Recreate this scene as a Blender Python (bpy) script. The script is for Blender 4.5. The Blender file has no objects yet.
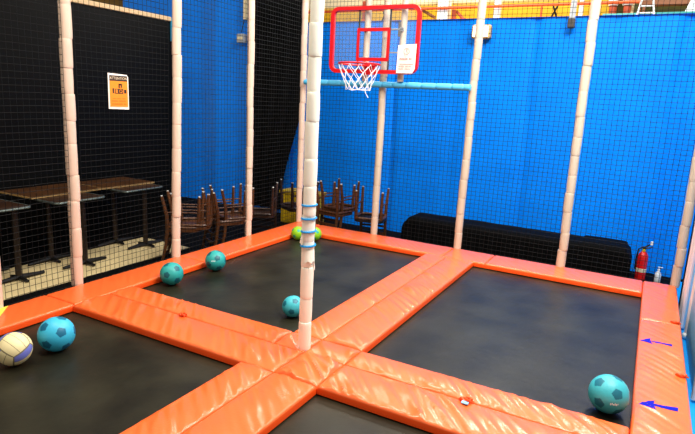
import bpy, bmesh, math, random
from mathutils import Vector, Matrix, noise
PI = math.pi
random.seed(7)
scene = bpy.context.scene
col = scene.collection

# ------------------------------------------------------------------ materials
def mat(name, rgb, rough=.5, metal=0., spec=.5, coat=0., emit=0., bump=None, vary=0., alpha=1.):
    m = bpy.data.materials.new(name); m.use_nodes = True
    nt = m.node_tree; b = nt.nodes['Principled BSDF']
    b.inputs['Base Color'].default_value = (*rgb, 1)
    b.inputs['Roughness'].default_value = rough
    b.inputs['Metallic'].default_value = metal
    b.inputs['Specular IOR Level'].default_value = spec
    b.inputs['Coat Weight'].default_value = coat
    b.inputs['Coat Roughness'].default_value = .15
    b.inputs['Alpha'].default_value = alpha
    if emit:
        b.inputs['Emission Color'].default_value = (*rgb, 1)
        b.inputs['Emission Strength'].default_value = emit
    tc = None
    if bump or vary:
        tc = nt.nodes.new('ShaderNodeTexCoord')
    if bump:
        sc, st, stretch = bump
        mp = nt.nodes.new('ShaderNodeMapping'); mp.inputs['Scale'].default_value = stretch
        nz = nt.nodes.new('ShaderNodeTexNoise'); nz.inputs['Scale'].default_value = sc; nz.inputs['Detail'].default_value = 4
        bp = nt.nodes.new('ShaderNodeBump'); bp.inputs['Strength'].default_value = st; bp.inputs['Distance'].default_value = .01
        nt.links.new(tc.outputs['Object'], mp.inputs['Vector']); nt.links.new(mp.outputs['Vector'], nz.inputs['Vector'])
        nt.links.new(nz.outputs['Fac'], bp.inputs['Height']); nt.links.new(bp.outputs['Normal'], b.inputs['Normal'])
    if vary:
        n2 = nt.nodes.new('ShaderNodeTexNoise'); n2.inputs['Scale'].default_value = 3.; n2.inputs['Detail'].default_value = 5
        cr = nt.nodes.new('ShaderNodeValToRGB')
        cr.color_ramp.elements[0].position = .3; cr.color_ramp.elements[1].position = .7
        cr.color_ramp.elements[0].color = (*[c * (1 - vary) for c in rgb], 1)
        cr.color_ramp.elements[1].color = (*[min(1, c * (1 + vary)) for c in rgb], 1)
        nt.links.new(tc.outputs['Object'], n2.inputs['Vector']); nt.links.new(n2.outputs['Fac'], cr.inputs['Fac'])
        nt.links.new(cr.outputs['Color'], b.inputs['Base Color'])
    return m

M = {}
M['vinyl'] = mat('orange_vinyl', (.86, .160, .040), .28, spec=.45, coat=.4, bump=(60, .06, (1, 1, 1)))
M['vinyl_dark'] = mat('deep_orange_vinyl', (.80, .09, .012), .4)
M['mat'] = mat('jumping_mat_weave', (.023, .021, .012), .40, spec=.36, bump=(14, .2, (1, 1, 1)), vary=.5)
M['black'] = mat('black_frame', (.006, .006, .006), .5)
M['foam_pink'] = mat('warm_post_foam', (.74, .57, .45), .45, bump=(25, .25, (1, 1, .3)), vary=.06)
M['foam_cream'] = mat('cream_post_foam', (.88, .87, .75), .45, bump=(25, .3, (1, 1, .3)), vary=.06)
M['foam_beige'] = mat('beige_post_foam', (.58, .49, .38), .45, bump=(25, .25, (1, 1, .3)), vary=.06)
M['foam_blue'] = mat('pale_blue_foam', (.10, .50, .80), .45)
M['tape_blue'] = mat('blue_tie', (.01, .30, .70), .35)
M['net'] = mat('net_cord', (.006, .007, .008), .6, spec=.3)
M['wall_blue'] = mat('blue_tarp_wall', (.001, .265, .98), .5, spec=.12, vary=.05)
M['wall_blue_tall'] = mat('blue_tarp_tall', (.002, .26, .95), .42, spec=.3, vary=.05)
M['yellow_wall'] = mat('yellow_wall', (.80, .50, .02), .6, vary=.1)
M['ochre'] = mat('ochre_wall', (.22, .12, .015), .7, vary=.2)
M['cream'] = mat('cream_paint', (.85, .72, .45), .5)
M['white'] = mat('white_paint', (.85, .85, .82), .4)
M['orange_paint'] = mat('orange_rail', (.75, .12, .02), .4)
M['rust'] = mat('terracotta', (.50, .10, .04), .5)
M['brown'] = mat('brown_beam', (.25, .09, .03), .5)
M['teal'] = mat('teal_rail', (.05, .36, .34), .4)
M['olive'] = mat('olive_panel', (.10, .10, .02), .6, vary=.2)
M['black_cloth'] = mat('black_cloth', (.0025, .0025, .0025), .8, spec=.15, bump=(6, .3, (1, 1, 1)))
M['black_panel'] = mat('black_panel', (.0025, .0025, .002), .5, spec=.18, vary=.2)
M['rail_tan'] = mat('tan_rail', (.70, .50, .28), .45)
M['cyan'] = mat('cyan_trim', (.03, .36, .62), .4)
M['floor_dark'] = mat('dark_floor', (.004, .004, .004), .8, spec=.12, vary=.2)
M['floor_beige'] = mat('beige_floor', (.72, .58, .32), .5, vary=.12)
M['floor_blue'] = mat('blue_foam_mat', (.005, .36, .85), .5)
M['pad_sky'] = mat('sky_blue_padding', (.36, .64, .84), .45)
M['pad_white'] = mat('white_pink_piping', (.85, .70, .68), .45)
M['wood'] = mat('stained_wood', (.12, .045, .014), .4, bump=(8, .1, (1, 1, .1)), vary=.3)
M['wood_dark'] = mat('dark_stained_wood', (.045, .018, .008), .4, vary=.3)
M['seat_black'] = mat('black_vinyl_seat', (.012, .012, .010), .4)
M['glide'] = mat('white_glide', (.7, .7, .66), .4)
M['board'] = mat('brown_board', (.085, .036, .012), .35, vary=.3)
M['board_edge'] = mat('pale_board_edge', (.42, .27, .11), .45)
M['alu'] = mat('metal_rim', (.16, .19, .18), .4, metal=.6)
M['column'] = mat('brown_black_steel', (.022, .013, .008), .4)
M['red'] = mat('red_paint', (.62, .008, .014), .35)
M['acrylic'] = mat('clear_acrylic', (.85, .92, 1), .08, alpha=.05)
M['cord_white'] = mat('white_cord', (.85, .85, .85), .6)
M['steel'] = mat('grey_steel', (.35, .36, .36), .35, metal=.6)
M['grey'] = mat('pale_grey_plastic', (.45, .47, .48), .5)
M['dark_grey'] = mat('dark_grey_plastic', (.06, .055, .05), .5)
M['paper'] = mat('white_paper', (.92, .86, .78), .7)
M['ink_red'] = mat('red_ink', (.75, .32, .28), .7)
M['paper_orange'] = mat('orange_paper', (.90, .29, .02), .6)
M['ink_dark'] = mat('dark_ink', (.05, .03, .02), .6)
M['ink_pale'] = mat('pale_ink', (.75, .62, .42), .6)
M['ink_orange'] = mat('deep_orange_ink', (.72, .17, .01), .6)
M['teal_ball'] = mat('turquoise_ball', (.055, .42, .48), .45, bump=(90, .1, (1, 1, 1)))
M['teal_spot'] = mat('dark_turquoise_patch', (.012, .16, .22), .45)
M['sky_ball'] = mat('sky_blue_ball', (.055, .46, .66), .45, bump=(90, .1, (1, 1, 1)))
M['sky_spot'] = mat('dark_blue_patch', (.010, .15, .26), .45)
M['sea_ball'] = mat('sea_green_ball', (.035, .36, .34), .45, bump=(90, .1, (1, 1, 1)))
M['sea_spot'] = mat('dark_sea_green_patch', (.010, .13, .16), .45)
M['lime_ball'] = mat('lime_ball', (.28, .55, .02), .45)
M['lime_spot'] = mat('teal_patch', (.02, .35, .25), .45)
M['volley'] = mat('cream_leather', (.78, .67, .38), .5)
M['volley_line'] = mat('dark_groove', (.22, .19, .11), .6)
M['volley_blue'] = mat('violet_blue_panel', (.20, .22, .60), .5)
M['print'] = mat('white_print', (.75, .85, .85), .5)
M['arrow'] = mat('blue_paint', (.004, .009, .42), .6, spec=.15)
M['yellow_paint'] = mat('yellow_paint', (.90, .72, .10), .5)
M['lamp'] = mat('lamp_glow', (1., .80, .48), .5, emit=4.)
M['lamp_case'] = mat('amber_lamp_case', (.55, .36, .16), .45)
M['yellow_plastic'] = mat('yellow_plastic', (.62, .42, .015), .4)
M['ext_red'] = mat('extinguisher_red', (.65, .012, .012), .3, coat=.3)
M['label_white'] = mat('label_cream', (.8, .7, .5), .5)
M['gel'] = mat('translucent_white_bottle', (.80, .84, .86), .3)
M['tag_blue'] = mat('pale_blue_tag', (.25, .55, .85), .4)

# ------------------------------------------------------------------ helpers
def link(name, bm, m, parent=None, smooth=False, recalc=True):
    if recalc: bmesh.ops.recalc_face_normals(bm, faces=bm.faces)
    me = bpy.data.meshes.new(name); bm.to_mesh(me); bm.free()
    for x in (m if isinstance(m, (list, tuple)) else [m]): me.materials.append(x)
    if smooth:
        me.polygons.foreach_set('use_smooth', [True] * len(me.polygons))
        try: me.set_sharp_from_angle(angle=math.radians(42))
        except Exception: pass
    o = bpy.data.objects.new(name, me); col.objects.link(o)
    if parent: o.parent = parent
    return o
def tag(o, label, cat, group=None, kind=None):
    o['label'] = label; o['category'] = cat
    if group: o['group'] = group
    if kind: o['kind'] = kind
    return o
def thing(name, label, cat, loc=(0, 0, 0), rz=0, group=None):
    o = bpy.data.objects.new(name, None); col.objects.link(o); o.empty_display_size = .1
    o.location = loc; o.rotation_euler = (0, 0, rz)
    return tag(o, label, cat, group)
def struct(name, bm, m, label=None, smooth=False):
    o = link(name, bm, m, None, smooth); o['kind'] = 'structure'
    if label: o['label'] = label
    return o
def BM(): return bmesh.new()
def box(bm, a, b, bev=0., seg=2, mi=0):
    c = [(a[i] + b[i]) / 2 for i in range(3)]; s = [abs(b[i] - a[i]) for i in range(3)]
    r = bmesh.ops.create_cube(bm, size=1, matrix=Matrix.Translation(c) @ Matrix.Diagonal((*s, 1)))
    vs = r['verts']; fs = list({f for v in vs for f in v.link_faces})
    for f in fs: f.material_index = mi
    if bev:
        es = list({e for v in vs for e in v.link_edges})
        bmesh.ops.bevel(bm, geom=es, offset=bev, segments=seg, affect='EDGES', profile=.5)
    return bm
def frame_for(t):
    t = t.normalized(); u = Vector((0, 0, 1)) if abs(t.z) < .9 else Vector((1, 0, 0))
    x = t.cross(u).normalized(); return x, x.cross(t).normalized()
def tube(bm, pts, r, n=8, closed=False, caps=True, mi=0):
    pts = [Vector(p) for p in pts]; N = len(pts)
    rr = r if isinstance(r, (list, tuple)) else [r] * N
    rings = []; prev = None
    for i, p in enumerate(pts):
        if closed: t = pts[(i + 1) % N] - pts[i - 1]
        else: t = pts[min(i + 1, N - 1)] - pts[max(i - 1, 0)]
        t.normalize()
        if prev is None: x, y = frame_for(t)
        else:
            x = prev - t * prev.dot(t); x.normalize(); y = x.cross(t)
        prev = x
        rings.append([bm.verts.new(p + (x * math.cos(a) + y * math.sin(a)) * rr[i]) for a in [2 * PI * k / n for k in range(n)]])
    for i in range(N if closed else N - 1):
        A, B = rings[i], rings[(i + 1) % N]
        for k in range(n):
            f = bm.faces.new((A[k], A[(k + 1) % n], B[(k + 1) % n], B[k])); f.material_index = mi
    if caps and not closed:
        for R in (rings[0], rings[-1]):
            f = bm.faces.new(R); f.material_index = mi
    return bm
def lathe(bm, prof, n=20, c=(0, 0, 0), mi=0):
    rings = []
    for r, z in prof:
        rings.append([bm.verts.new((c[0] + r * math.cos(2 * PI * k / n), c[1] + r * math.sin(2 * PI * k / n), c[2] + z)) for k in range(n)])
    for A, B in zip(rings, rings[1:]):
        for k in range(n):
            f = bm.faces.new((A[k], A[(k + 1) % n], B[(k + 1) % n], B[k])); f.material_index = mi
    for R in (rings[0], rings[-1]):
        f = bm.faces.new(R); f.material_index = mi
    return bm
def poly(bm, pts, mi=0):
    f = bm.faces.new([bm.verts.new(p) for p in pts]); f.material_index = mi; return f
def prism(bm, pts2, place, d):
    """extrude a 2d outline: place(u,v,w) -> xyz, w from 0 to d"""
    A = [bm.verts.new(place(u, v, 0)) for u, v in pts2]; B = [bm.verts.new(place(u, v, d)) for u, v in pts2]
    bm.faces.new(A); bm.faces.new(B[::-1]); n = len(A)
    for i in range(n): bm.faces.new((A[i], B[i], B[(i + 1) % n], A[(i + 1) % n]))
    return bm
def children(o): return [c for c in list(bpy.data.objects) if c.parent == o]
def copy_tree(o, parent=None):
    c = o.copy(); col.objects.link(c)
    if parent: c.parent = parent
    for ch in children(o): copy_tree(ch, c)
    return c
def sm(a, b, x):
    t = max(0, min(1, (x - a) / (b - a))); return t * t * (3 - 2 * t)

# ------------------------------------------------------------------ layout numbers (metres, floor z = 0, pad top z = 0.30)
X0, X1, X2, X3, X4, X5 = -2.21, -1.853, -.236, .303, 1.893, 2.185
Y2, Y3, Y4, Y5 = -.325, .234, 2.82, 3.25
YN, YN2 = -3.30, -3.0
PT, MT = .30, .24

# ------------------------------------------------------------------ the setting
bm = BM(); box(bm, (-12, -6, -.1), (6, 12, 0)); struct('floor', bm, M['floor_dark'], 'dark floor')
bm = BM(); box(bm, (-3.93, -5, 0), (-3.1, 2.17, .004)); struct('floor_2', bm, M['floor_beige'], 'beige floor under the tables')
def folded_wall(name, xa, xb, y, z0, z1, folds, m, label, amp=.012):
    bm = BM(); nx = int((xb - xa) / .04); nz = 8; thick = .12
    V = []
    for i in range(nx + 1):
        x = xa + (xb - xa) * i / nx; row = []
        for k in range(nz + 1):
            z = z0 + (z1 - z0) * k / nz
            d = amp * noise.noise(Vector((x * 1.7, z * .25, 3.)))
            for fx, w, h in folds: d += h * math.exp(-((x - fx - .02 * math.sin(z * 2)) / w) ** 2)
            row.append(bm.verts.new((x, y + d, z)))
        V.append(row)
    for i in range(nx):
        for k in range(nz): bm.faces.new((V[i][k], V[i + 1][k], V[i + 1][k + 1], V[i][k + 1]))
    box(bm, (xa, y + .06, z0), (xb, y + .06 + thick, z1 - .004))
    poly(bm, [(xa, y - .03, z1), (xb, y - .03, z1), (xb, y + .07 + thick, z1), (xa, y + .07 + thick, z1)])
    return struct(name, bm, m, label, True)
folded_wall('wall_back', -3.35, 4.2, 4.74, 0, 3.04, [(-1.62, .05, .05), (.30, .05, .035), (1.98, .07, .05), (-.7, .1, .015), (1.2, .12, .02), (2.4, .1, .03)], M['wall_blue'], 'blue back wall')
folded_wall('wall_back_left', -7.2, -3.35, 4.70, 0, 4.4, [(-4.9, .12, -.05), (-5.3, .15, .04), (-4.5, .1, .03), (-5.8, .15, -.04)], M['wall_blue_tall'], 'tall blue wall behind the stacked chairs')
bm = BM(); box(bm, (-12, 4.8, 0), (-7.2, 4.95, 4.4)); struct('wall_left_back', bm, M['ochre'], 'ochre wall above the black partition')
bm = BM(); box(bm, (-12, 9.5, 0), (6, 9.7, 5.5)); struct('wall_far', bm, M['yellow_wall'], 'yellow wall beyond the blue wall')

# black partition on the left with its tan top rail
bm = BM(); box(bm, (-4.58, -4.5, 0), (-4.45, 3.26, 2.87), .01)
p = link('black_partition', bm, M['black_panel'])
tag(p, 'tall black partition panel behind the café tables on the left', 'partition')
bm = BM(); box(bm, (-4.60, -.9, 2.87), (-4.42, 3.20, 2.93), .01); link('top_rail', bm, M['rail_tan'], p)
bm = BM(); box(bm, (-4.60, 3.20, 2.60), (-4.42, 3.28, 2.92), .008); link('end_cap', bm, M['cyan'], p)
# ------------------------------------------------------------------ trampoline
bm = BM()
for a, b in (((X0 + .03, YN), (X1 - .02, Y5)), ((X4 + .02, YN), (X5 - .03, Y5)), ((X2 + .03, YN), (X3 - .03, Y5)), ):
    box(bm, (a[0], a[1], 0), (b[0], b[1], .20))
for a, b in (((X1 - .02, Y4 + .03), (X4 + .02, Y5)), ((X1 - .02, Y2 + .03), (X4 + .02, Y3 - .03)), ((X1 - .02, YN), (X4 + .02, YN2 - .03))):
    box(bm, (a[0], a[1], 0), (b[0], b[1], .199))
o = link('trampoline_frame', bm, M['black']); tag(o, 'black steel frame under the orange pads of the four trampolines', 'frame')
for (a, b, c, d, lab) in ((X1, X2, Y3, Y4, 'black jumping mat at the far left, holding three turquoise and two lime balls'),
                          (X3, X4, Y3, Y4, 'black jumping mat at the far right with one turquoise ball'),
                          (X1, X2, YN2, Y2, 'black jumping mat at near left with the volleyball on it'),
                          (X3, X4, YN2, Y2, 'empty black jumping mat at the bottom, nearest the camera')):
    bm = BM(); box(bm, (a - .05, c - .05, MT - .02), (b + .05, d + .05, MT), .004)
    tag(link('jumping_mat', bm, M['mat']), lab, 'mat', 'trampoline jumping mats')

def pad(x0, x1, y0, y1, label, seed, amp=1., name='frame_pad', group='orange frame pads', skew=.9, th=.052, gap=.0012, parent=None):
    """soft vinyl pad: rounded slab, wrinkles run across its short side"""
    x0 += gap; x1 -= gap; y0 += gap; y1 -= gap
    along_x = (x1 - x0) > (y1 - y0)
    L, W = (x1 - x0, y1 - y0) if along_x else (y1 - y0, x1 - x0)
    nl = max(6, int(L / .014)); nw = max(6, int(W / .016))
    r = .016
    def ease(n, D):
        out = []
        for i in range(n + 1): out.append(D * i / n)
        return sorted(set([0, .003, .007, .013] + [v for v in out if .016 < v < D - .016] + [D - .013, D - .007, D - .003, D]))
    ls, ws = ease(nl, L), ease(nw, W)
    bm = BM(); V = []
    for s in ls:
        row = []
        for w in ws:
            d1 = min(s, L - s); d2 = min(w, W - w)
            drop = 0
            for d in (d1, d2):
                if d < r: drop += r * (1 - math.sqrt(max(0, 1 - (1 - d / r) ** 2)))
            drop = min(drop, r * 1.2)
            q = s + skew * w
            n1 = noise.noise(Vector((q * 11, w * 1.3, seed)))
            n2 = noise.noise(Vector((q * 25, w * 1.8, seed + 9.3)))
            n3 = noise.noise(Vector((s * 2.2, w * 3, seed + 4.1)))
            mask = .35 + .65 * sm(-.25, .35, noise.noise(Vector((s * 3, w * 2, seed + 21))))
            h = (1 - abs(n1)) ** 5 * .0115 * mask + (1 - abs(n2)) ** 5 * .0045 * mask + n3 * .003
            h += .006 * math.sin(PI * w / W) - .004
            h *= amp * sm(0, .03, d2) * sm(0, .02, d1)
            z = PT - drop + h
            row.append(bm.verts.new((x0 + s, y0 + w, z) if along_x else (x0 + w, y0 + s, z)))
        V.append(row)
    for i in range(len(ls) - 1):
        for k in range(len(ws) - 1): bm.faces.new((V[i][k], V[i + 1][k], V[i + 1][k + 1], V[i][k + 1]))
    ring = [V[i][0] for i in range(len(ls))] + [V[-1][k] for k in range(1, len(ws))] + [V[i][-1] for i in range(len(ls) - 2, -1, -1)] + [V[0][k] for k in range(len(ws) - 2, 0, -1)]
    cxm, cym = (x0 + x1) / 2, (y0 + y1) / 2
    low = [bm.verts.new((v.co.x, v.co.y, PT - th)) for v in ring]; n = len(ring)
    for i in range(n):
        f = bm.faces.new((ring[i], ring[(i + 1) % n], low[(i + 1) % n], low[i])); f.material_index = 1
    bm.faces.new(low).material_index = 1
    o = link(name, bm, [M['vinyl'], M['vinyl_side']], parent, True)
    if not parent: tag(o, label, 'pad', group)
    return o
M['vinyl_side'] = mat('orange_vinyl_side', (.88, .105, .012), .4)
# border pads
pad(X0, X1, Y2 + .02, 1.10, 'orange border pad on the left side, between the first two pinkish posts', 1, .8)
pad(X0, X1, 1.10, Y5, 'orange border pad on the left side running back to the far corner post', 2, .5)
lp3 = pad(X0, X1, YN, Y2 + .02, 'orange border pad at far left edge with a yellow patch', 3, .5)
pad(X1, -.05, Y4, Y5, 'orange border pad along the back net, below the basketball hoop', 4, .5)
pad(-.05, .42, Y4, Y5, 'short orange border pad at the foot of the middle back post', 5, .7)
pad(.42, X4, Y4, Y5, 'orange border pad along the back net, in front of the black covered bench', 6, .4)
rp1 = pad(X4, X5, 2.05, Y5, 'orange border pad at the far right corner, before the sky blue padding', 7, .6)
rp2 = pad(X4, X5, .02, 2.05, 'orange border pad on the right edge with two blue arrows', 8, .9)
pad(X4, X5, YN, .02, 'orange border pad on the right edge, at the very bottom right corner', 9, .9)
# cross pads
pad(X1, X2, 0, Y3, 'orange divider pad left of centre post, far half, nearer the far left mat', 11, 1.2)
pad(X1, 0, Y2, 0, 'orange divider pad left of centre post, near half, nearer the volleyball', 12, 1.5)
pad(X3, X4, 0, Y3, 'orange divider pad right of centre post, far half, nearer the far right mat', 13, 1.7)
pad(X3, X4, Y2, 0, 'orange divider pad right of centre, near half, with wide glossy folds', 14, 2.3)
pad(X2, 0, Y3, Y4, 'orange divider pad running back from centre post, left half', 15, 1.)
pad(0, X3, Y3, Y4, 'orange divider pad running back from centre post, right half', 16, 1.6)
pad(X2 - .012, 0, YN2, Y2, 'orange divider pad running toward the camera, left half', 17, 1.4)
pad(0, X3, YN2, Y2, 'orange divider pad running toward the camera, right half', 18, 1.7)
pad(X2, 0, 0, Y3, 'small square orange pad touching the centre post on its far left', 19, 1.5)
pad(0, X3, 0, Y3, 'small square orange flap touching the centre post on its far right', 20, 1.5)
pad(0, X3, Y2, 0, 'small crumpled orange square in front of the centre post', 21, 2.4)

# two blue arrows painted on the right pad: flat marks that follow the vinyl
from mathutils.bvhtree import BVHTree
def drape(name, polys, m, pad_o, parent=None, lift=.0012):
    me = pad_o.data
    bvh = BVHTree.FromPolygons([v.co for v in me.vertices], [list(p.vertices) for p in me.polygons])
    bm = BM()
    for pl in polys: poly(bm, [(p[0], p[1], 0) for p in pl])
    bmesh.ops.remove_doubles(bm, verts=bm.verts, dist=1e-5)
    bmesh.ops.triangulate(bm, faces=bm.faces)
    for _ in range(7):
        es = [e for e in bm.edges if e.calc_length() > .007]
        if not es: break
        bmesh.ops.subdivide_edges(bm, edges=es, cuts=1); bmesh.ops.triangulate(bm, faces=[f for f in bm.faces if len(f.verts) > 3])
    for v in bm.verts:
        h = bvh.ray_cast(Vector((v.co.x, v.co.y, 1)), Vector((0, 0, -1)))[0]
        v.co.z = (h.z if h else PT) + lift
    for f in bm.faces:
        f.normal_update()
        if f.normal.z < 0: f.normal_flip()
    return link(name, bm, m, parent, True, recalc=False)
def arrow(tip, h1, h2, e1, e2, neck, hw):
    tip, h1, h2, e1, e2 = [Vector((*p, 0)) for p in (tip, h1, h2, e1, e2)]
    nk = tip + ((h1 + h2) / 2 - tip) * neck; q = (h1 - h2).normalized()
    return drape('arrow_mark', [(tip, h1, nk), (tip, nk, h2), (nk + q * hw, e1, e2, nk - q * hw)], M['arrow'], rp2, rp2)
arrow((1.905, 1.542), (1.974, 1.625), (1.991, 1.505), (2.111, 1.585), (2.111, 1.550), .84, .010)
arrow((1.924, .515), (2.004, .610), (2.013, .485), (2.121, .592), (2.119, .548), .86, .016)
# yellow paint patch on the far left pad
tag(drape('yellow_patch', [[(-2.20, -.60), (-2.20, -.90), (-1.99, -.90), (-2.03, -.755), (-2.185, -.605)]], M['yellow_paint'], lp3, None, .0015), 'yellow patch on the orange border pad at the left picture edge', 'patch')
# knotted ties
def knot(x, y, label, blue=False, r=.022):
    t = thing('pad_tie', label, 'tie', (x, y, PT), 0, 'ties holding the pads')
    bm = BM()
    pts = [(r * (1 + .3 * math.sin(3 * a)) * math.cos(a), r * .7 * math.sin(a), .006 + .006 * math.sin(2 * a)) for a in [2 * PI * k / 14 for k in range(14)]]
    tube(bm, pts, .010, 8, closed=True)
    tube(bm, [(-.01, 0, .012), (.02, -.02, .016), (.042, -.016, .008)], [.010, .009, .003], 8)
    link('knot', bm, M['vinyl_dark'], t, True)
    if blue:
        bm = BM(); box(bm, (-.012, -.05, .004), (.028, -.022, .012), .003); link('tag', bm, M['tag_blue'], t)
knot(1.075, -.004, 'orange knotted tie with a blue tag on the divider right of centre', True, .026)
knot(-1.056, -.004, 'dark orange knotted tie on the divider pad left of centre', False)
knot(2.14, 2.10, 'small orange tie at the outer edge of right pad, farther one')
knot(2.15, 1.06, 'small orange tie at the outer edge of right pad, between the arrows')

# ------------------------------------------------------------------ padded posts
def post(x, y, m, label, r=.043, ztop=4.35, seed=0, lean=(0, 0), z0=.285, seg=.21, lump=.03, name='padded_post'):
    rnd = random.Random(seed)
    bm = BM(); prof = []; z = z0; rings = []; n = 14
    while z < ztop:
        L = seg * rnd.uniform(.85, 1.2); rr = r * rnd.uniform(1 - lump, 1 + lump); ox, oy = rnd.uniform(-.1, .1) * r, rnd.uniform(-.1, .1) * r
        for f, k in ((0, .955), (.03, .985), (.12, 1.), (.5, 1.015), (.88, 1.), (.97, .985), (.997, .955)):
            rings.append((z + L * f, rr * k, ox, oy))
        z += L
    R = []
    for (zz, rr, ox, oy) in rings:
        u = zz / ztop
        R.append([bm.verts.new((ox + lean[0] * u + rr * math.cos(2 * PI * k / n) * (1 + .03 * math.sin(3 * k + zz * 20)), oy + lean[1] * u + rr * math.sin(2 * PI * k / n), zz)) for k in range(n)])
    for A, B in zip(R, R[1:]):
        for k in range(n): bm.faces.new((A[k], A[(k + 1) % n], B[(k + 1) % n], B[k]))
    bm.faces.new(R[0]); bm.faces.new(R[-1])
    o = link(name, bm, m, None, True); o.location = (x, y, 0)
    return tag(o, label, 'post', 'padded posts of the net frame')
post(-2.235, -.66, M['foam_pink'], 'padded post at the extreme left edge, beside the yellow patch', seed=1)
post(-2.247, .009, M['foam_pink'], 'pinkish padded post on the left, left of the orange notice', .045, seed=2)
post(-2.21, 1.06, M['foam_pink'], 'pinkish padded post at the right end of the black partition', .043, seed=3, lean=(0, .10))
post(-2.217, 2.208, M['foam_pink'], 'pinkish padded post left of the hanging black curtain', .040, seed=4)
post(-2.197, 3.24, M['foam_pink'], 'pinkish padded corner post behind the lime balls', .040, seed=5)
post(-1.085, 3.25, M['foam_beige'], 'beige padded post behind the basketball backboard', .042, seed=6)
post(-.020, 3.25, M['foam_beige'], 'beige padded post in front of the glowing lamp', .044, seed=7, lean=(.04, 0))
post(1.116, 3.235, M['foam_beige'], 'beige padded post right of middle, before the black bench', .045, seed=8)
post(2.170, 3.27, M['foam_beige'], 'beige padded post at the right picture edge beside the sky blue padding', .042, seed=9)
cp = post(-.03, .055, M['foam_cream'], 'cream padded centre post with four blue rings', .041, ztop=4.3, seed=12, z0=.29, seg=.19, lump=.03)
for z in (1.253, 1.169, 1.087, .995):
    bm = BM(); tube(bm, [(.0455 * math.cos(2 * PI * k / 20), .0455 * math.sin(2 * PI * k / 20), z + .004 * math.sin(2 * PI * k / 20 + z)) for k in range(20)], .0065, 6, closed=True)
    link('tie_ring', bm, M['tape_blue'], cp, True)
# loose foam flaps on the centre post
for z, k in ((.87, 0), (.93, 2), (1.04, 1), (1.13, 3)):
    bm = BM(); a0 = 2.2 * k + .4
    A = []; B = []
    for i in range(9):
        a = a0 + 1.9 * i / 8
        rr = .045 + .010 * math.sin(PI * i / 8)
        A.append(bm.verts.new((.042 * math.cos(a), .042 * math.sin(a), z + .04)))
        B.append(bm.verts.new((rr * math.cos(a), rr * math.sin(a), z - .035 - .008 * math.sin(i * 2))))
    for i in range(8): bm.faces.new((A[i], A[i + 1], B[i + 1], B[i]))
    link('foam_flap', bm, M['foam_cream'], cp, True)
# pale blue padded bar under the backboard
bm = BM(); x = -2.13
rnd = random.Random(5)
while x < -.03:
    L = min(rnd.uniform(.13, .19), -.010 - x); n = 14; y, z, r = 3.17, 2.10, .036
    pr = []
    for f, k in ((0, .8), (.05, .95), (.2, 1.), (.8, 1.), (.95, .95), (1., .8)):
        pr.append([bm.verts.new((x + L * f, y + r * k * math.cos(2 * PI * j / n), z + r * k * math.sin(2 * PI * j / n))) for j in range(n)])
    for A, B in zip(pr, pr[1:]):
        for j in range(n): bm.faces.new((A[j], A[(j + 1) % n], B[(j + 1) % n], B[j]))
    bm.faces.new(pr[0]); bm.faces.new(pr[-1]); x += L + .002
tag(link('padded_bar', bm, M['foam_blue'], None, True), 'pale blue padded crossbar under the basketball backboard', 'bar')

# ------------------------------------------------------------------ safety nets, one per bay
def net(axis, fixed, a, b, label, z0=.012, z1=4.3, cell=.048, r=.0019, seed=0):
    bm = BM()
    def wob(u, v):
        return (.012 * noise.noise(Vector((u * 1.1, v * 1.1, seed))), .007 * noise.noise(Vector((u * 2.3, v * 2.3, seed + 5))), .007 * noise.noise(Vector((u * 2.3, v * 2.3, seed + 15))))
    def P(u, v):
        d, e, g = wob(u, v)
        return (u + e, fixed + d, v + g) if axis == 'y' else (fixed + d, u + e, v + g)
    n = max(1, round((b - a) / cell)); mz = round((z1 - z0) / cell)
    nv = 24; nh = max(3, int((b - a) / .16))
    for i in range(n + 1):
        u = a + (b - a) * i / n
        tube(bm, [P(u, z0 + (z1 - z0) * k / nv) for k in range(nv + 1)], r, 4, caps=False)
    for j in range(mz + 1):
        v = z0 + (z1 - z0) * j / mz
        tube(bm, [P(a + (b - a) * k / nh, v) for k in range(nh + 1)], r, 4, caps=False)
    o = link('safety_net', bm, M['net'], None, False, recalc=False)
    return tag(o, label, 'net', 'black safety nets between the posts')
XN = -2.215
net('x', XN, -.605, -.046, 'black safety net bay at the left picture edge, left of the orange notice', seed=2)
net('x', XN, .064, 1.008, 'black safety net bay carrying the orange notice', seed=3)
net('x', XN, 1.112, 2.16, 'black safety net bay in front of upturned chairs and tall blue wall', seed=4)
net('x', XN, 2.256, 3.19, 'black safety net bay in front of the hanging black curtain', seed=5)
YB = 3.265
net('y', YB, -2.15, -1.135, 'black safety net bay behind the left half of the backboard', seed=6)
net('y', YB, -1.035, -.072, 'black safety net bay between backboard post and lamp post', seed=7)
net('y', YB, .032, 1.062, 'black safety net bay in front of the middle of the black bench', seed=8)
net('y', YB, 1.17, 2.12, 'black safety net bay at far right, in front of the fire extinguisher', seed=9)

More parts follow.
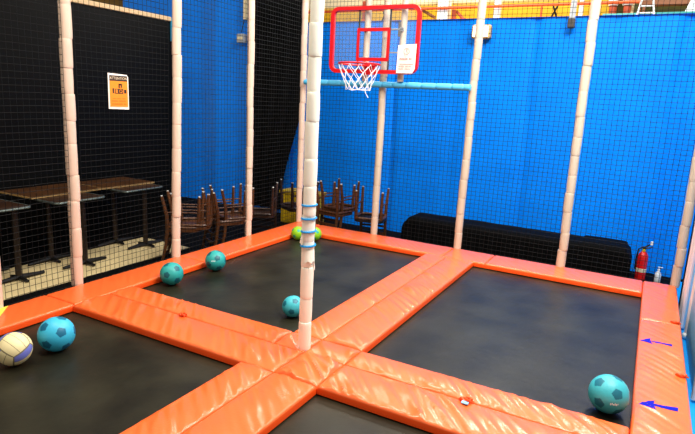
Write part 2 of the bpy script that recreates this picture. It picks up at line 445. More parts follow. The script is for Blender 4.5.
# ------------------------------------------------------------------ basketball backboard
bb = thing('basketball_backboard', 'clear backboard with red rim frame and white hoop net', 'basketball hoop', (-1.150, 3.06, 1.6))
W2, H0, H1 = .56, .615, 1.352       # half width, bottom and top above base
def rrect(w, h0, h1, r, n=8):
    out = []
    for cx, cz, a in ((w - r, h1 - r, 0), (-w + r, h1 - r, PI / 2), (-w + r, h0 + r, PI), (w - r, h0 + r, 1.5 * PI)):
        for k in range(n + 1): out.append((cx + r * math.cos(a + PI / 2 * k / n), cz + r * math.sin(a + PI / 2 * k / n)))
    return out
def ringframe(outer, inner, y0, y1):
    bm = BM(); n = len(outer)
    L = [[bm.verts.new((u, y, v)) for u, v in pts] for pts, y in ((outer, y0), (inner, y0), (inner, y1), (outer, y1))]
    for i in range(n):
        j = (i + 1) % n
        for q in range(4):
            A, B = L[q], L[(q + 1) % 4]; bm.faces.new((A[i], A[j], B[j], B[i]))
    return bm
link('frame', ringframe(rrect(W2, H0, H1, .10), rrect(W2 - .042, H0 + .042, H1 - .042, .06), -.02, .025), M['red'], bb, False)
bm = BM(); prism(bm, rrect(W2 - .02, H0 + .02, H1 - .02, .08), lambda u, v, w: (u, w, v), .006); link('clear_panel', bm, M['acrylic'], bb)
sq = rrect(.195, .76, 1.085, .004, 1)
link('target_square', ringframe(rrect(.205, .752, 1.115, .012, 3), rrect(.175, .79, 1.078, .008, 3), -.012, -.002), M['red'], bb)
for x in (-.195, .195):
    bm = BM(); box(bm, (x - .008, .006, H0 + .04), (x + .008, .02, H1 - .04)); link('black_strip', bm, M['black'], bb)
for x in (-.125, .325):
    bm = BM(); tube(bm, [(x, .09, .538), (x, .09, 2.75)], .036, 12); link('support_pole', bm, M['foam_beige'], bb, True)
for x, zz in ((-.125, .78), (-.125, 1.1), (.325, 1.1), (.325, .85)):
    bm = BM(); box(bm, (x - .02, .02, zz - .02), (x + .02, .056, zz + .02), .003); box(bm, (x - .16 if x > 0 else x - .02, .02, zz - .008), (x + .02, .034, zz + .008), .003)
    link('mount_arm', bm, M['steel'], bb)
bm = BM(); box(bm, (.285, .022, 1.02), (.315, .03, 1.18), .004); link('bracket', bm, M['dark_grey'], bb)
# rim
RC = Vector((-.018, -.275, .700)); RR = .228
bm = BM(); tube(bm, [(RC.x + RR * math.cos(2 * PI * k / 40), RC.y + RR * math.sin(2 * PI * k / 40), RC.z) for k in range(40)], .010, 8, closed=True)
box(bm, (RC.x - .06, RC.y + RR - .01, RC.z - .012), (RC.x + .06, -.005, RC.z + .008), .003)
box(bm, (RC.x - .07, -.022, RC.z - .10), (RC.x + .07, -.005, RC.z + .02), .004)
rim = link('rim', bm, M['red'], bb, True)
bm = BM(); N = 12; prof = [(1., 0.), (.90, -.075), (.76, -.15), (.64, -.215), (.60, -.27)]
def npnt(i, lev):
    k, dz = prof[lev]; a = 2 * PI * (i + .5 * (lev % 2)) / N
    return (RC.x + RR * k * math.cos(a), RC.y + RR * k * math.sin(a), RC.z - .008 + dz + .006 * math.sin(i * 2.7 + lev))
for lev in range(4):
    for i in range(N):
        p = Vector(npnt(i, lev))
        for j in ((i, i - 1) if lev % 2 == 0 else (i, i + 1)):
            q = Vector(npnt(j, lev + 1)); mid = (p + q) / 2 + Vector((0, 0, -.008))
            tube(bm, [p, mid, q], .0034, 5)
for i in range(N): tube(bm, [npnt(i, 4), npnt(i + 1, 4)], .0032, 5)
tube(bm, [npnt(11, 4), (RC.x + .13, RC.y - .07, RC.z - .31), (RC.x + .16, RC.y - .06, RC.z - .36)], .0045, 5)
link('hoop_net', bm, M['cord_white'], rim, True)
# white notice taped on the board
def flat_text(body, size, loc, rot, m, parent, name='lettering', ext=.0004):
    cu = bpy.data.curves.new(name, 'FONT'); cu.body = body; cu.size = size; cu.align_x = 'CENTER'; cu.align_y = 'CENTER'; cu.extrude = ext
    tmp = bpy.data.objects.new('tmp', cu); col.objects.link(tmp); bpy.context.view_layer.update()
    me = bpy.data.meshes.new_from_object(tmp.evaluated_get(bpy.context.evaluated_depsgraph_get())); me.materials.clear(); me.materials.append(m)
    bpy.data.objects.remove(tmp); bpy.data.curves.remove(cu)
    o = bpy.data.objects.new(name, me); col.objects.link(o); o.parent = parent; o.location = loc; o.rotation_euler = rot
    return o
def textline(bm, x0, x1, z, h, y, seed, words=4):
    rnd = random.Random(seed); x = x0
    while x < x1 - .004:
        w = rnd.uniform(.35, .8) * h; w = min(w, x1 - x)
        if rnd.random() > .14: box(bm, (x, y - .0006, z - h / 2 * rnd.uniform(.7, 1)), (x + w, y, z + h / 2 * rnd.uniform(.7, 1)))
        x += w + h * .22
wn = thing('notice_sheet', 'white paper notice with red print on the backboard', 'notice', (-.720, 3.03, 2.225))
bm = BM(); o2 = [(-.105, .30), (.115, .312), (.112, .05), (.085, 0), (-.112, 0)]
prism(bm, o2, lambda u, v, w: (u, w - .003 - .004 * math.sin(u * 20), v), .0015); link('sheet', bm, M['paper'], wn)
bm = BM(); yy = -.010
tube(bm, [(.005 + .033 * math.cos(2 * PI * k / 28), yy, .235 + .033 * math.sin(2 * PI * k / 28)) for k in range(28)], .0028, 5, closed=True)
tube(bm, [(.008, yy, .255), (.004, yy, .235), (.016, yy, .222)], .003, 5)
link('ring_symbol', bm, M['ink_red'], wn)
bm = BM(); textline(bm, -.075, .085, .155, .022, yy, 2); textline(bm, -.02, .03, .185, .006, yy, 8)
link('bold_heading', bm, M['ink_red'], wn)
for i, z in enumerate((.098, .072, .046)):
    bm = BM(); textline(bm, -.09 + .01 * (i == 2), .092 - .01 * i, z, .012, yy, 3 + i); link('printed_line', bm, M['ink_red'], wn)

# orange camera notice on the left net (face toward +x)
on = thing('camera_notice', 'orange notice with dark header and camera picture hung on left net', 'notice', (-2.195, .432, 1.735), PI / 2)
def face(u, v, w): return (u, -w, v)
bm = BM(); prism(bm, [(-.10, .0), (.104, -.004), (.104, .265), (.088, .283), (-.10, .29)], lambda u, v, w: (u, -w + .003 * math.sin(v * 12), v), .002); link('sheet', bm, M['paper'], on)
bm = BM(); box(bm, (-.086, -.0055, .018), (.092, -.0025, .232)); link('orange_field', bm, M['paper_orange'], on)
bm = BM(); box(bm, (-.086, -.0057, .228), (.090, -.0027, .272)); link('header_band', bm, M['ink_dark'], on)
flat_text('ATTENTION', .031, (.002, -.0062, .249), (PI / 2, 0, 0), M['ink_pale'], on)
bm = BM(); y = -.0058
box(bm, (-.035, y - .001, .125), (.045, y, .165)); box(bm, (.055, y - .001, .13), (.078, y, .16)); box(bm, (-.06, y - .001, .128), (-.045, y, .168))
box(bm, (.0, y - .001, .17), (.012, y, .205)); box(bm, (.022, y - .001, .175), (.034, y, .205)); box(bm, (.0, y - .001, .195), (.034, y, .207))
link('camera_picture', bm, M['ink_dark'], on)
bm = BM(); tube(bm, [(.02 + .013 * math.cos(2 * PI * k / 20), y - .002, .145 + .013 * math.sin(2 * PI * k / 20)) for k in range(20)], .003, 5, closed=True)
box(bm, (-.028, y - .002, .13), (-.012, y, .16)); link('camera_lens', bm, M['paper_orange'], on)
for k, (a, b, z, h) in enumerate(((-.07, .08, .065, .012), (-.07, .08, .04, .012), (-.06, .07, .085, .008))):
    bm = BM(); textline(bm, a, b, z, h, y, 5 + k); link('printed_line', bm, M['ink_orange'], on)

# ------------------------------------------------------------------ balls
def ico_dirs():
    p = (1 + 5 ** .5) / 2
    return [Vector(v).normalized() for v in [(0, s, t * p) for s in (1, -1) for t in (1, -1)] + [(s, t * p, 0) for s in (1, -1) for t in (1, -1)] + [(t * p, 0, s) for s in (1, -1) for t in (1, -1)]]
DIRS = ico_dirs()
def soccer(x, y, r, mats, label, rot, size=.30, name='football', mark=None):
    bm = BM(); bmesh.ops.create_icosphere(bm, subdivisions=6, radius=1)
    frames = []
    for d in DIRS:
        nb = min((e for e in DIRS if e is not d), key=lambda e: (e - d).length); u = (nb - d * nb.dot(d)).normalized(); frames.append((d, u, d.cross(u)))
    for f in bm.faces:
        c = f.calc_center_median().normalized(); f.smooth = True
        d, u, v = max(frames, key=lambda t: t[0].dot(c))
        a, b = c.dot(u), c.dot(v); ang = math.atan2(b, a); rad = math.acos(max(-1, min(1, c.dot(d))))
        w = PI / 5; t = (ang + w) % (2 * w) - w
        if rad < size * math.cos(w) / math.cos(t) if False else rad * math.cos(t) < size * .82 and rad < size: f.material_index = 1
    for v in bm.verts:
        d, u, w_ = max(frames, key=lambda t: t[0].dot(v.co)); rad = math.acos(max(-1, min(1, v.co.dot(d))))
        v.co *= r
    o = link(name, bm, mats, None, False); o.location = (x, y, MT + r); o.rotation_euler = rot
    if mark:
        md, = mark,
        bm = BM(); n = Vector(md).normalized(); mi = o.rotation_euler.to_matrix().inverted()
        n2 = mi @ n; side = (mi @ Vector((.5, 1, 0)).cross(n)).normalized() if False else (mi @ (n.cross(Vector((0, 0, 1))))).normalized(); up = n2.cross(side)
        for i in range(6):
            cpt = n2 * r * 1.0 + side * (i - 2.5) * r * .07 + up * r * .05 * ((i % 2) - .5) * .5
            cpt = cpt.normalized() * r * 1.003
            a = side * r * .022; b = up * r * (.06 if i % 3 else .04)
            poly(bm, [cpt - a - b, cpt + a - b, cpt + a + b, cpt - a + b])
        link('printed_mark', bm, M['print'], o)
    return tag(o, label, 'ball', 'balls on the trampolines')
soccer(1.768, .445, .108, [M['teal_ball'], M['teal_spot']], 'turquoise football at right, alone on the far right mat beside an arrow', (.5, .35, .3), .30, mark=(.35, -1, -.05))
soccer(-1.376, -.774, .110, [M['sky_ball'], M['sky_spot']], 'sky blue football beside the cream volleyball', (.25, .1, -.15), .30)
soccer(-1.745, .560, .100, [M['sea_ball'], M['sea_spot']], 'sea green football by the left pad, left of the pair in front of the chairs', (.15, .55, .9), .30)
soccer(-1.725, 1.100, .098, [M['sea_ball'], M['sea_spot']], 'sea green football with white print below the post left of the curtain', (.9, .2, 2.), .30, mark=(.55, -1, .25))
soccer(-.470, .570, .084, [M['teal_ball'], M['teal_spot']], 'small turquoise football just left of the centre post', (1.2, .3, .5), .30)
soccer(-1.772, 2.59, .082, [M['lime_ball'], M['lime_spot']], 'lime green ball in far corner, left of the centre post', (.4, .1, .6), .26)
soccer(-1.600, 2.69, .082, [M['lime_ball'], M['lime_spot']], 'lime green ball in far corner, half hidden right of the centre post', (.1, .9, .2), .26)
# volleyball
bm = BM(); bmesh.ops.create_cube(bm, size=2); bmesh.ops.subdivide_edges(bm, edges=bm.edges, cuts=47, use_grid_fill=True)
for f in bm.faces:
    c = f.calc_center_median(); a = [abs(c.x), abs(c.y), abs(c.z)]; k = a.index(max(a)); f.smooth = True
    u = (c[(k + 1) % 3]); v = c[(k + 2) % 3]
    e = min(abs(abs(u) - 1), abs(abs(v) - 1)); s = min(abs(v - .36), abs(v + .36))
    if e < .035 or s < .028: f.material_index = 1
    elif (k == 0 and v > .36) or (k == 2 and abs(v) < .36 and c.z > 9) or (k == 1 and v < -.36 and u > .2): f.material_index = 2
for v in bm.verts:
    x, y, z = v.co; v.co = Vector((x * math.sqrt(max(0, 1 - y * y / 2 - z * z / 2 + y * y * z * z / 3)), y * math.sqrt(max(0, 1 - z * z / 2 - x * x / 2 + z * z * x * x / 3)), z * math.sqrt(max(0, 1 - x * x / 2 - y * y / 2 + x * x * y * y / 3)))).normalized() * .1
o = link('volleyball', bm, [M['volley'], M['volley_line'], M['volley_blue']]); o.location = (-1.405, -1.03, MT + .1); o.rotation_euler = (.5, .55, .35)
tag(o, 'cream volleyball with violet blue panels at the left picture edge', 'ball', 'balls on the trampolines')

# ------------------------------------------------------------------ café tables and boards
def table(x, y, label, dy=0.):
    t = thing('cafe_table', label, 'table', (x, y, 0), 0, 'café tables along the black partition')
    bm = BM(); box(bm, (-.28, -.28, .725), (.28, .28, .750), .012); link('tabletop', bm, M['wood_dark'], t)
    link('metal_rim', (lambda b: (tube(b, [(u, v, .737) for u, v in rrect(.288, -.288, .288, .05, 5)], .013, 8, closed=True), b)[1])(BM()), M['alu'], t, True)
    for k, (cx, cy) in enumerate(((.19, .07 + dy), (-.19, -.07 + dy))):
        bm = BM(); tube(bm, [(cx, cy, .025), (cx, cy, .727)], .029, 12); c = link('column', bm, M['column'], t, True)
        bm = BM(); tube(bm, [(cx, cy - .26, .022), (cx, cy, .038), (cx, cy + .26, .022)], [.016, .026, .016], 8)
        tube(bm, [(cx - .12, cy, .022), (cx, cy, .036), (cx + .15, cy, .022)], [.014, .024, .014], 8); link('foot', bm, M['black'], c, True)
    return t
table(-3.70, .09, 'leftmost café table with metal rim, before the black partition', .10)
table(-3.66, .90, 'middle café table with metal rim, under two brown boards')
table(-3.76, 1.82, 'café table nearest the stacked chairs, with metal rim showing at its end')
for (a, b, c, d, rz, lab) in ((-4.28, -3.70, .55, 1.40, .02, 'brown flat board lying across the left and middle tables'), (-4.28, -3.70, 1.42, 2.17, -.015, 'brown flat board lying on the right café table, nearest the chairs')):
    bx, by = (a + b) / 2, (c + d) / 2
    bm = BM(); box(bm, (a - bx, c - by, 0), (b - bx, d - by, .018), .002); o = link('tabletop_board', bm, M['board']); o.location = (bx, by, .7515); o.rotation_euler = (0, 0, rz)
    tag(o, lab, 'board', 'brown boards lying on the tables')
    bm = BM()
    box(bm, (b - bx, c - by, .002), (b - bx + .006, d - by, .0185)); box(bm, (a - bx, c - by - .006, .002), (b - bx + .006, c - by, .0185)); link('edge_strip', bm, M['board_edge'], o)

# ------------------------------------------------------------------ stacked chairs: upright below, upturned on top
def make_chair(label, seat_mat, wm):
    t = thing('wooden_chair', label, 'chair', (0, 0, 0), 0, 'wooden chairs stacked behind the nets')
    bm = BM(); prism(bm, rrect(.195, -.19, .19, .07, 5), lambda u, v, w: (u, v, .415 + w), .035); bmesh.ops.bevel(bm, geom=list(bm.edges), offset=.004, segments=1, affect='EDGES'); link('seat', bm, seat_mat, t)
    link('seat_rail', (lambda b: (tube(b, [(u, v, .395) for u, v in rrect(.185, -.18, .18, .07, 5)], .020, 6, closed=True), b)[1])(BM()), wm, t, True)
    for sx in (-1, 1):
        bm = BM(); tube(bm, [(sx * .168, .165, .41), (sx * .178, .180, .012)], [.024, .017], 8); g = link('leg', bm, wm, t, True)
        bm = BM(); tube(bm, [(sx * .178, .180, .012), (sx * .178, .180, 0)], .014, 8); link('glide', bm, M['glide'], g)
        bm = BM(); tube(bm, [(sx * .180, -.235, .012), (sx * .172, -.185, .25), (sx * .170, -.180, .43), (sx * .172, -.20, .62), (sx * .175, -.245, .84)], [.017, .022, .024, .020, .016], 8); g = link('leg', bm, wm, t, True)
        bm = BM(); tube(bm, [(sx * .180, -.236, .012), (sx * .180, -.236, 0)], .014, 8); link('glide', bm, M['glide'], g)
    for z, y, h in ((.80, -.236, .05), (.68, -.213, .035), (.57, -.194, .03)):
        bm = BM(); n = 8
        prism(bm, [(-.172, 0), (-.09, -.018), (0, -.024), (.09, -.018), (.172, 0), (.172, .014), (.09, -.004), (0, -.010), (-.09, -.004), (-.172, .014)], lambda u, v, w: (u, y + v, z - h / 2 + w), h); link('back_slat', bm, wm, t)
    for a, b in (((-.172, .175, .21), (-.174, -.195, .21)), ((.172, .175, .21), (.174, -.195, .21))):
        bm = BM(); tube(bm, [a, b], .010, 6); link('stretcher', bm, wm, t)
    return t
first = {}
def chair(x, y, rz, lift, label, kind='wood'):
    """a chair turned upside down: it stands on the top of its back, legs in the air"""
    if kind not in first:
        t = make_chair(label, {'wood': M['wood'], 'black': M['seat_black'], 'dark': M['wood_dark']}[kind], {'wood': M['wood'], 'black': M['wood'], 'dark': M['wood_dark']}[kind]); first[kind] = t
    else:
        t = copy_tree(first[kind]); t['label'] = label
    t.location = (x, y, .778 + lift); t.rotation_euler = (PI, 0, rz); t.scale = (.97, .97, .91)
    return t
def nested(x, y, rz, low, high, kind='wood', up=.03, slide=.10):
    chair(x, y, rz, 0, low, kind)
    chair(x + slide * math.sin(rz), y - slide * math.cos(rz), rz, up, high, kind)
nested(-2.78, 1.78, 2.2, 'lower upturned wooden chair of the leftmost pair, next to the café tables', 'topmost upturned wooden chair of the leftmost pair, next to the café tables')
nested(-2.66, 2.33, 2.7, 'lower upturned wooden chair of the pair left of the curtain post', 'topmost upturned wooden chair of the pair left of the curtain post')
chair(-2.60, 2.95, .5, 0, 'dark upturned chair at the foot of the black curtain', 'dark')
chair(-2.48, 3.62, -.5, 0, 'dark upturned chair in front of the yellow box', 'dark')
nested(-1.90, 3.70, 3.0, 'lower upturned wooden chair of the pair just right of the centre post', 'topmost upturned wooden chair of the pair just right of the centre post', up=.04, slide=.10)
chair(-1.34, 3.66, .25, 0, 'upturned black seated chair beside the post below the backboard', 'black')

# ------------------------------------------------------------------ curtain, yellow box, bench, extinguisher, bottle
bm = BM(); rows = []
nx, nz = 44, 26
for k in range(nz + 1):
    v = k / nz; z = .10 + (3.75 - .10) * v
    xl = -4.05 - .02 * math.sin(3 * v); xr = -3.40 + .37 * sm(.06, .54, v)
    row = []
    for i in range(nx + 1):
        u = i / nx; x = xl + (xr - xl) * u
        y = 4.52 + .035 * math.sin(u * 26 + .8 * math.sin(v * 3)) * (.4 + .6 * (1 - v)) - .10 * math.exp(-((v - .84) / .05) ** 2) * math.sin(PI * u)
        row.append(bm.verts.new((x, y, z)))
    rows.append(row)
for A, B in zip(rows, rows[1:]):
    for i in range(nx): bm.faces.new((A[i], A[i + 1], B[i + 1], B[i]))
o = link('black_curtain', bm, M['black_cloth'], None, True); tag(o, 'long black curtain hanging between two pinkish posts', 'curtain')
bm = BM(); box(bm, (-3.12, 4.12, 0), (-2.50, 4.42, .49), .02); box(bm, (-3.14, 4.10, .46), (-2.48, 4.44, .51), .012)
for i in range(6): box(bm, (-3.07 + i * .10, 4.108, .03), (-3.04 + i * .10, 4.125, .45), .004)
tag(link('yellow_box', bm, M['yellow_plastic']), 'yellow plastic box behind the corner post by the blue wall', 'box')
# bench draped with black cloth
bm = BM(); nx, npr = 90, 22; rows = []
for i in range(nx + 1):
    u = i / nx; x = -1.06 + (1.76 + 1.06) * u
    e = min(u, 1 - u) * 2.82
    top = .345 - .07 * math.exp(-(e / .05) ** 2) + .012 * noise.noise(Vector((x * 3, 0, 1))) + (.02 if u > .8 else 0)
    inset = .05 * math.exp(-(e / .05) ** 2)
    row = []
    for k in range(npr + 1):
        t = k / npr
        if t < .4: yy, zz = 4.06, top * (t / .4)
        elif t < .5:
            a = (t - .4) / .1 * PI / 2; yy, zz = 4.06 + .07 * (1 - math.cos(a)), top + .055 * math.sin(a)
        elif t < .85: yy, zz = 4.13 + .40 * (t - .5) / .35, top + .055
        else: yy, zz = 4.53 + .06 * (t - .85) / .15, (top + .055) * (1 - (t - .85) / .15)
        fold = .022 * math.sin(x * 42 + 1.5 * math.sin(x * 9)) * (1 - min(1, zz / .42)) if t < .45 else 0
        xx = x + (inset if u < .5 else -inset) * sm(.2, .45, zz)
        row.append(bm.verts.new((xx, yy - fold, max(.003, zz))))
    rows.append(row)
for A, B in zip(rows, rows[1:]):
    for k in range(npr): bm.faces.new((A[k], A[k + 1], B[k + 1], B[k]))
bm.faces.new(rows[0]); bm.faces.new(rows[-1])
tag(link('covered_bench', bm, M['black_cloth'], None, True), 'long low bench draped in black cloth along the blue wall', 'bench')
# extinguisher
ex = thing('fire_extinguisher', 'red fire extinguisher standing at the right end of black bench', 'fire extinguisher', (1.872, 4.40, 0))
bm = BM(); lathe(bm, [(.050, 0), (.058, .008), (.058, .27), (.052, .305), (.034, .332), (.020, .342)], 20); link('cylinder', bm, M['ext_red'], ex, True)
bm = BM(); lathe(bm, [(.0585, .10), (.0588, .101), (.0588, .145), (.0585, .146)], 20); link('label_band', bm, M['label_white'], ex, True)
bm = BM(); lathe(bm, [(.020, .34), (.020, .372), (.012, .375)], 12); link('collar', bm, M['yellow_plastic'], ex, True)
bm = BM(); box(bm, (-.018, -.014, .372), (.018, .014, .40), .004); tube(bm, [(0, 0, .395), (.03, 0, .415), (.075, 0, .455)], .009, 6); tube(bm, [(0, 0, .385), (.05, 0, .39), (.08, 0, .41)], .008, 6); link('handle', bm, M['black'], ex)
bm = BM(); tube(bm, [(-.018, 0, .39), (-.055, -.01, .37), (-.068, -.015, .25), (-.064, -.02, .12)], .009, 8); link('hose', bm, M['black'], ex, True)
bm = BM(); box(bm, (.055, -.012, .43), (.085, .012, .475), .004); link('pin_tag', bm, M['white'], ex)
bt = thing('pump_bottle', 'small white pump bottle on the floor right of the extinguisher', 'bottle', (2.055, 4.40, 0))
bm = BM(); lathe(bm, [(.030, 0), (.034, .006), (.034, .10), (.030, .118), (.013, .135), (.012, .148)], 16); link('body', bm, M['gel'], bt, True)
bm = BM(); lathe(bm, [(.015, .146), (.015, .160), (.005, .162), (.005, .182)], 10); box(bm, (-.012, -.008, .180), (.038, .008, .190), .003); link('pump', bm, M['white'], bt, True)

# ------------------------------------------------------------------ lamp and hanging devices on the blue wall
lm = thing('wall_floodlight', 'glowing square floodlight on the blue wall behind a beige post', 'lamp', (-.372, 4.62, 2.86))
bm = BM(); box(bm, (-.125, -.03, -.09), (.125, .09, .09), .03, 3); link('housing', bm, M['lamp_case'], lm)
bm = BM(); box(bm, (-.098, -.040, -.066), (.098, -.029, .066), .005); link('lens', bm, M['lamp'], lm)
def device(x, y, z0, z1, bx, label, m):
    t = thing('wall_device', label, 'wall device', (x, y, 0), 0, 'small devices hung high on the blue walls')
    bm = BM(); box(bm, (-.03, -.03, z0), (.03, .05, z1), .006); link('pole', bm, m, t)
    bm = BM(); tube(bm, [(0, -.02, z0 + .03), (-.03, -.035, z0 - .1), (bx, -.03, z0 - .2)], .006, 6); link('cable', bm, M['black'], t)
    bm = BM(); box(bm, (bx - .07, -.07, z0 - .36), (bx + .07, .03, z0 - .22), .012); link('box_body', bm, M['grey'], t)
    bm = BM(); box(bm, (bx - .055, -.075, z0 - .31), (bx + .055, -.069, z0 - .27), .002); link('front_strip', bm, M['cream'], t)
device(-4.245, 4.62, 3.09, 4.3, -.06, 'grey box on a wire below a pale bar on the tall blue wall', M['cream'])
t = thing('hanging_camera', 'dark camera head on a pale grey pole above the blue wall', 'camera', (.72, 4.64, 0))
bm = BM(); box(bm, (-.032, -.03, 2.99), (.032, .03, 4.3), .006); link('pole', bm, M['grey'], t)
bm = BM(); box(bm, (-.04, -.05, 2.89), (.04, .04, 3.0), .012); link('head', bm, M['dark_grey'], t)

# ------------------------------------------------------------------ sky blue padding at right, blue floor mat
bm = BM(); box(bm, (2.20, -3, 0), (4.2, 4.6, .006)); struct('floor_3', bm, M['floor_blue'], 'bright blue floor beside the trampoline')
def sidepad(x0, x1, y0, y1, z1, label):
    t = thing('crash_mat', label, 'crash mat', ((x0 + x1) / 2, (y0 + y1) / 2, .006), 0, 'sky blue crash mats')
    hx, hy = (x1 - x0) / 2, (y1 - y0) / 2
    bm = BM(); box(bm, (-hx, -hy, .0), (hx, hy, z1), .02, 3); link('panel', bm, M['pad_sky'], t, True)
    for sy in (-1, 1):
        bm = BM(); tube(bm, [(-hx, sy * hy, .02), (-hx, sy * hy, z1 - .02)], .018, 8); link('edge_piping', bm, M['pad_white'], t, True)
    bm = BM(); bmesh.ops.create_icosphere(bm, subdivisions=2, radius=.032, matrix=Matrix.Translation((-hx, hy, .035))); link('knob', bm, M['white'], t, True)
sidepad(2.245, 2.40, 2.86, 3.12, 2.6, 'sky blue crash mat on edge, nearest the far right corner post')
sidepad(2.275, 2.43, 1.38, 2.62, 2.6, 'sky blue crash mat on edge at the right, beside the farther arrow')
bm = BM(); box(bm, (2.235, 3.30, 0), (2.36, 3.42, 2.7), .01); tag(link('black_upright', bm, M['black']), 'black upright between the right corner post and sky blue padding', 'upright')

# ------------------------------------------------------------------ upper play deck beyond the blue wall
bm = BM(); box(bm, (-6.5, 7.3, 0), (4.5, 9.4, 3.36)); struct('ledge', bm, M['cream'], 'upper deck beyond the blue wall')
D = 3.36
bm = BM(); tube(bm, [(-6.4, 7.5, 3.665), (1.32, 7.5, 3.655)], .026, 8)
for x in (-6.3, -3.1, -.2, 1.3): tube(bm, [(x, 7.5, D), (x, 7.5, 3.66)], .018, 8)
tag(link('orange_railing', bm, M['orange_paint'], None, True), 'orange handrail running along the upper deck above the blue wall', 'railing')
bm = BM(); box(bm, (-6.5, 7.75, 3.78), (1.2, 7.95, 4.1), .01); box(bm, (-6.45, 7.8, D), (-6.35, 7.9, 3.8)); box(bm, (1.1, 7.8, D), (1.2, 7.9, 3.8))
tag(link('cream_beam', bm, M['cream']), 'cream beam over the upper deck, above the orange handrail', 'beam')
def dpost(x, y, w, z1, m, label, name='deck_post'):
    bm = BM(); box(bm, (x - w, y - w, D), (x + w, y + w, z1), .006); return tag(link(name, bm, m), label, 'post', 'posts on the upper deck')
dpost(-1.98, 7.62, .10, 4.2, M['white'], 'pale post on upper deck, right of the backboard')
dpost(-1.78, 7.60, .035, 3.64, M['rust'], 'short rust red post on upper deck, left of the lamp post')
dpost(-.98, 7.62, .055, 4.2, M['white'], 'pale post on upper deck, right of the lamp post')
dpost(-3.62, 7.62, .06, 3.85, M['rust'], 'rust red post on upper deck, seen through the backboard')
dpost(.42, 7.62, .035, 4.2, M['white'], 'thin pale post on upper deck, left of the hanging camera')
def cross(x, label):
    bm = BM()
    tube(bm, [(x - .08, 7.58, D + .01), (x + .07, 7.58, 3.7)], .016, 6); tube(bm, [(x + .08, 7.6, D + .01), (x - .05, 7.6, 3.7)], .016, 6)
    tag(link('crossed_brace', bm, M['black']), label, 'brace', 'black braces on the upper deck')
cross(.0, 'black crossed brace on upper deck, right of middle')
cross(-3.20, 'black crossed brace on upper deck, above the backboard')
def diag(a, b, m, label):
    bm = BM(); tube(bm, [a, b], .028, 8); tag(link('slanting_bar', bm, m, None, True), label, 'bar', 'slanting bars on the upper deck')
diag((-2.50, 7.55, 3.70), (-2.13, 7.55, 3.50), M['brown'], 'brown slanting bar on upper deck beside the backboard')
diag((-1.72, 7.56, 3.60), (-1.50, 7.56, 3.39), M['rust'], 'rust slanting bar on upper deck left of the lamp')
bm = BM(); tube(bm, [(.78, 7.45, 3.45), (2.6, 7.45, 3.455)], .03, 8)
for x in (.80, 1.6, 2.5): tube(bm, [(x, 7.45, D), (x, 7.45, 3.45)], .016, 6)
tag(link('teal_railing', bm, M['teal'], None, True), 'teal handrail on the upper deck at top right', 'railing')
bm = BM(); box(bm, (.80, 8.3, D), (2.9, 8.4, 4.3), .01); tag(link('olive_panel', bm, M['olive']), 'dark olive panel behind the teal handrail at top right', 'panel')
bm = BM(); box(bm, (1.30, 7.9, 3.66), (2.3, 8.05, 3.80), .01); box(bm, (1.32, 7.92, D), (1.37, 8., 3.67)); box(bm, (2.24, 7.92, D), (2.29, 8., 3.67))
tag(link('brown_beam', bm, M['brown']), 'brown beam above the teal handrail at top right', 'beam')
for x, lab in ((.90, 'left of the two short terracotta posts at top right'), (1.11, 'right one of the two short terracotta posts at top right')):
    t = thing('terracotta_post', lab, 'post', (x, 7.66, D), 0, 'terracotta posts with white tops')
    bm = BM(); lathe(bm, [(.048, 0), (.052, .03), (.060, .27)], 12); link('shaft', bm, M['rust'], t, True)
    bm = BM(); lathe(bm, [(.072, .27), (.078, .29), (.080, .42)], 12); link('white_top', bm, M['white'], t, True)
bm = BM()
for s in (-1, 1):
    tube(bm, [(1.40 + s * .13, 7.40, D + .012), (1.40 + s * .045, 7.40, 3.86)], .016, 6)
for z in (3.47, 3.57, 3.67): tube(bm, [(1.40 - .13 + .17 * (z - D) / 1., 7.40, z), (1.40 + .13 - .17 * (z - D) / 1., 7.40, z)], .011, 6)
tag(link('ladder', bm, M['white'], None, True), 'white A shaped ladder on the upper deck at top right', 'ladder')
bm = BM(); prism(bm, [(-.14, 0), (.22, 0), (.22, .34), (-.02, .34)], lambda u, v, w: (2.02 + u, 7.5 + w, D + v), .3); bmesh.ops.bevel(bm, geom=list(bm.edges), offset=.02, segments=2, affect='EDGES')
tag(link('white_chute', bm, M['white']), 'white slanting box on upper deck at the top right corner', 'box')

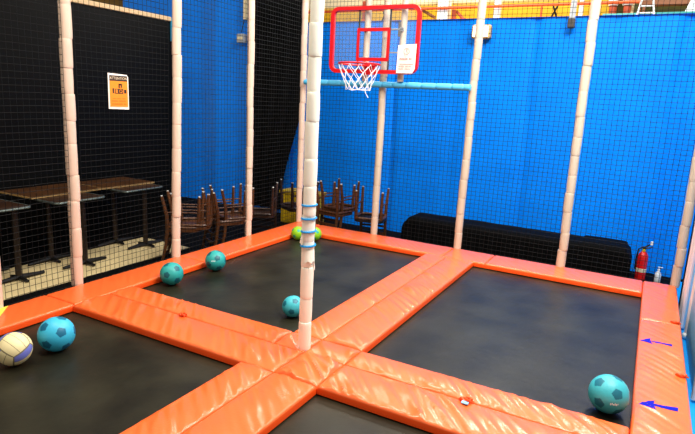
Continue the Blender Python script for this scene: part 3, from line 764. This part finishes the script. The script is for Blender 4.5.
# ------------------------------------------------------------------ light
w = bpy.data.worlds.new('world'); scene.world = w; w.use_nodes = True
w.node_tree.nodes['Background'].inputs[0].default_value = (1., .95, .88, 1); w.node_tree.nodes['Background'].inputs[1].default_value = .5
def area(name, loc, target, sx, sy, e, c=(1, 1, 1)):
    l = bpy.data.lights.new(name, 'AREA'); l.shape = 'RECTANGLE'; l.size = sx; l.size_y = sy; l.energy = e; l.color = c
    o = bpy.data.objects.new(name, l); col.objects.link(o); o.location = loc
    o.rotation_euler = (Vector(target) - Vector(loc)).to_track_quat('-Z', 'Y').to_euler(); return o
area('key_light', (2.2, .2, 4.9), (.6, 2.2, 1.), 2.2, 1.4, 225, (1, .96, .90))
area('left_light', (-1.4, -1.0, 4.9), (-1.8, 1.0, 0), 1.8, .6, 95, (1, .9, .76))
area('wall_light', (1.6, 1.6, 5.0), (1.0, 4.7, 1.6), 3., .5, 130, (.95, .98, 1))
for k, (x, y, z, e) in enumerate(((-2.6, 5.6, 4.6, 45), (-.2, 5.6, 4.6, 60), (2.2, 5.6, 4.6, 75), (-1., 3.2, 5.4, 50), (1.6, 3.2, 5.4, 60))):
    area('highlight_strip', (x, y, z), (x * .5, -.5, .3), 1.3, .22, e, (1, .95, .86))  # unseen strips added so the folds of the vinyl pads catch highlights
area('deck_light', (-1.0, 6.2, 5.6), (-.6, 8.8, 3.0), 5, 1., 150, (1, .93, .8))

# ------------------------------------------------------------------ camera
cam = bpy.data.cameras.new('camera'); co = bpy.data.objects.new('camera', cam); col.objects.link(co); scene.camera = co
yaw, pitch, roll, f = -.4915, .2061, .0508, 556.56
fw = Vector((math.sin(yaw) * math.cos(pitch), math.cos(yaw) * math.cos(pitch), -math.sin(pitch)))
r = Vector((math.cos(yaw), -math.sin(yaw), 0)); u = r.cross(fw)
r2 = r * math.cos(roll) + u * math.sin(roll); u2 = -r * math.sin(roll) + u * math.cos(roll)
mx = Matrix((r2, u2, -fw)).transposed().to_4x4(); mx.translation = (1.7873, -2.8316, 1.9)
co.matrix_world = mx
cam.sensor_width = 36; cam.lens = f / 695 * 36; cam.clip_start = .05
scene.view_settings.view_transform = 'Standard'; scene.view_settings.look = 'Medium High Contrast'; scene.view_settings.exposure = 0.
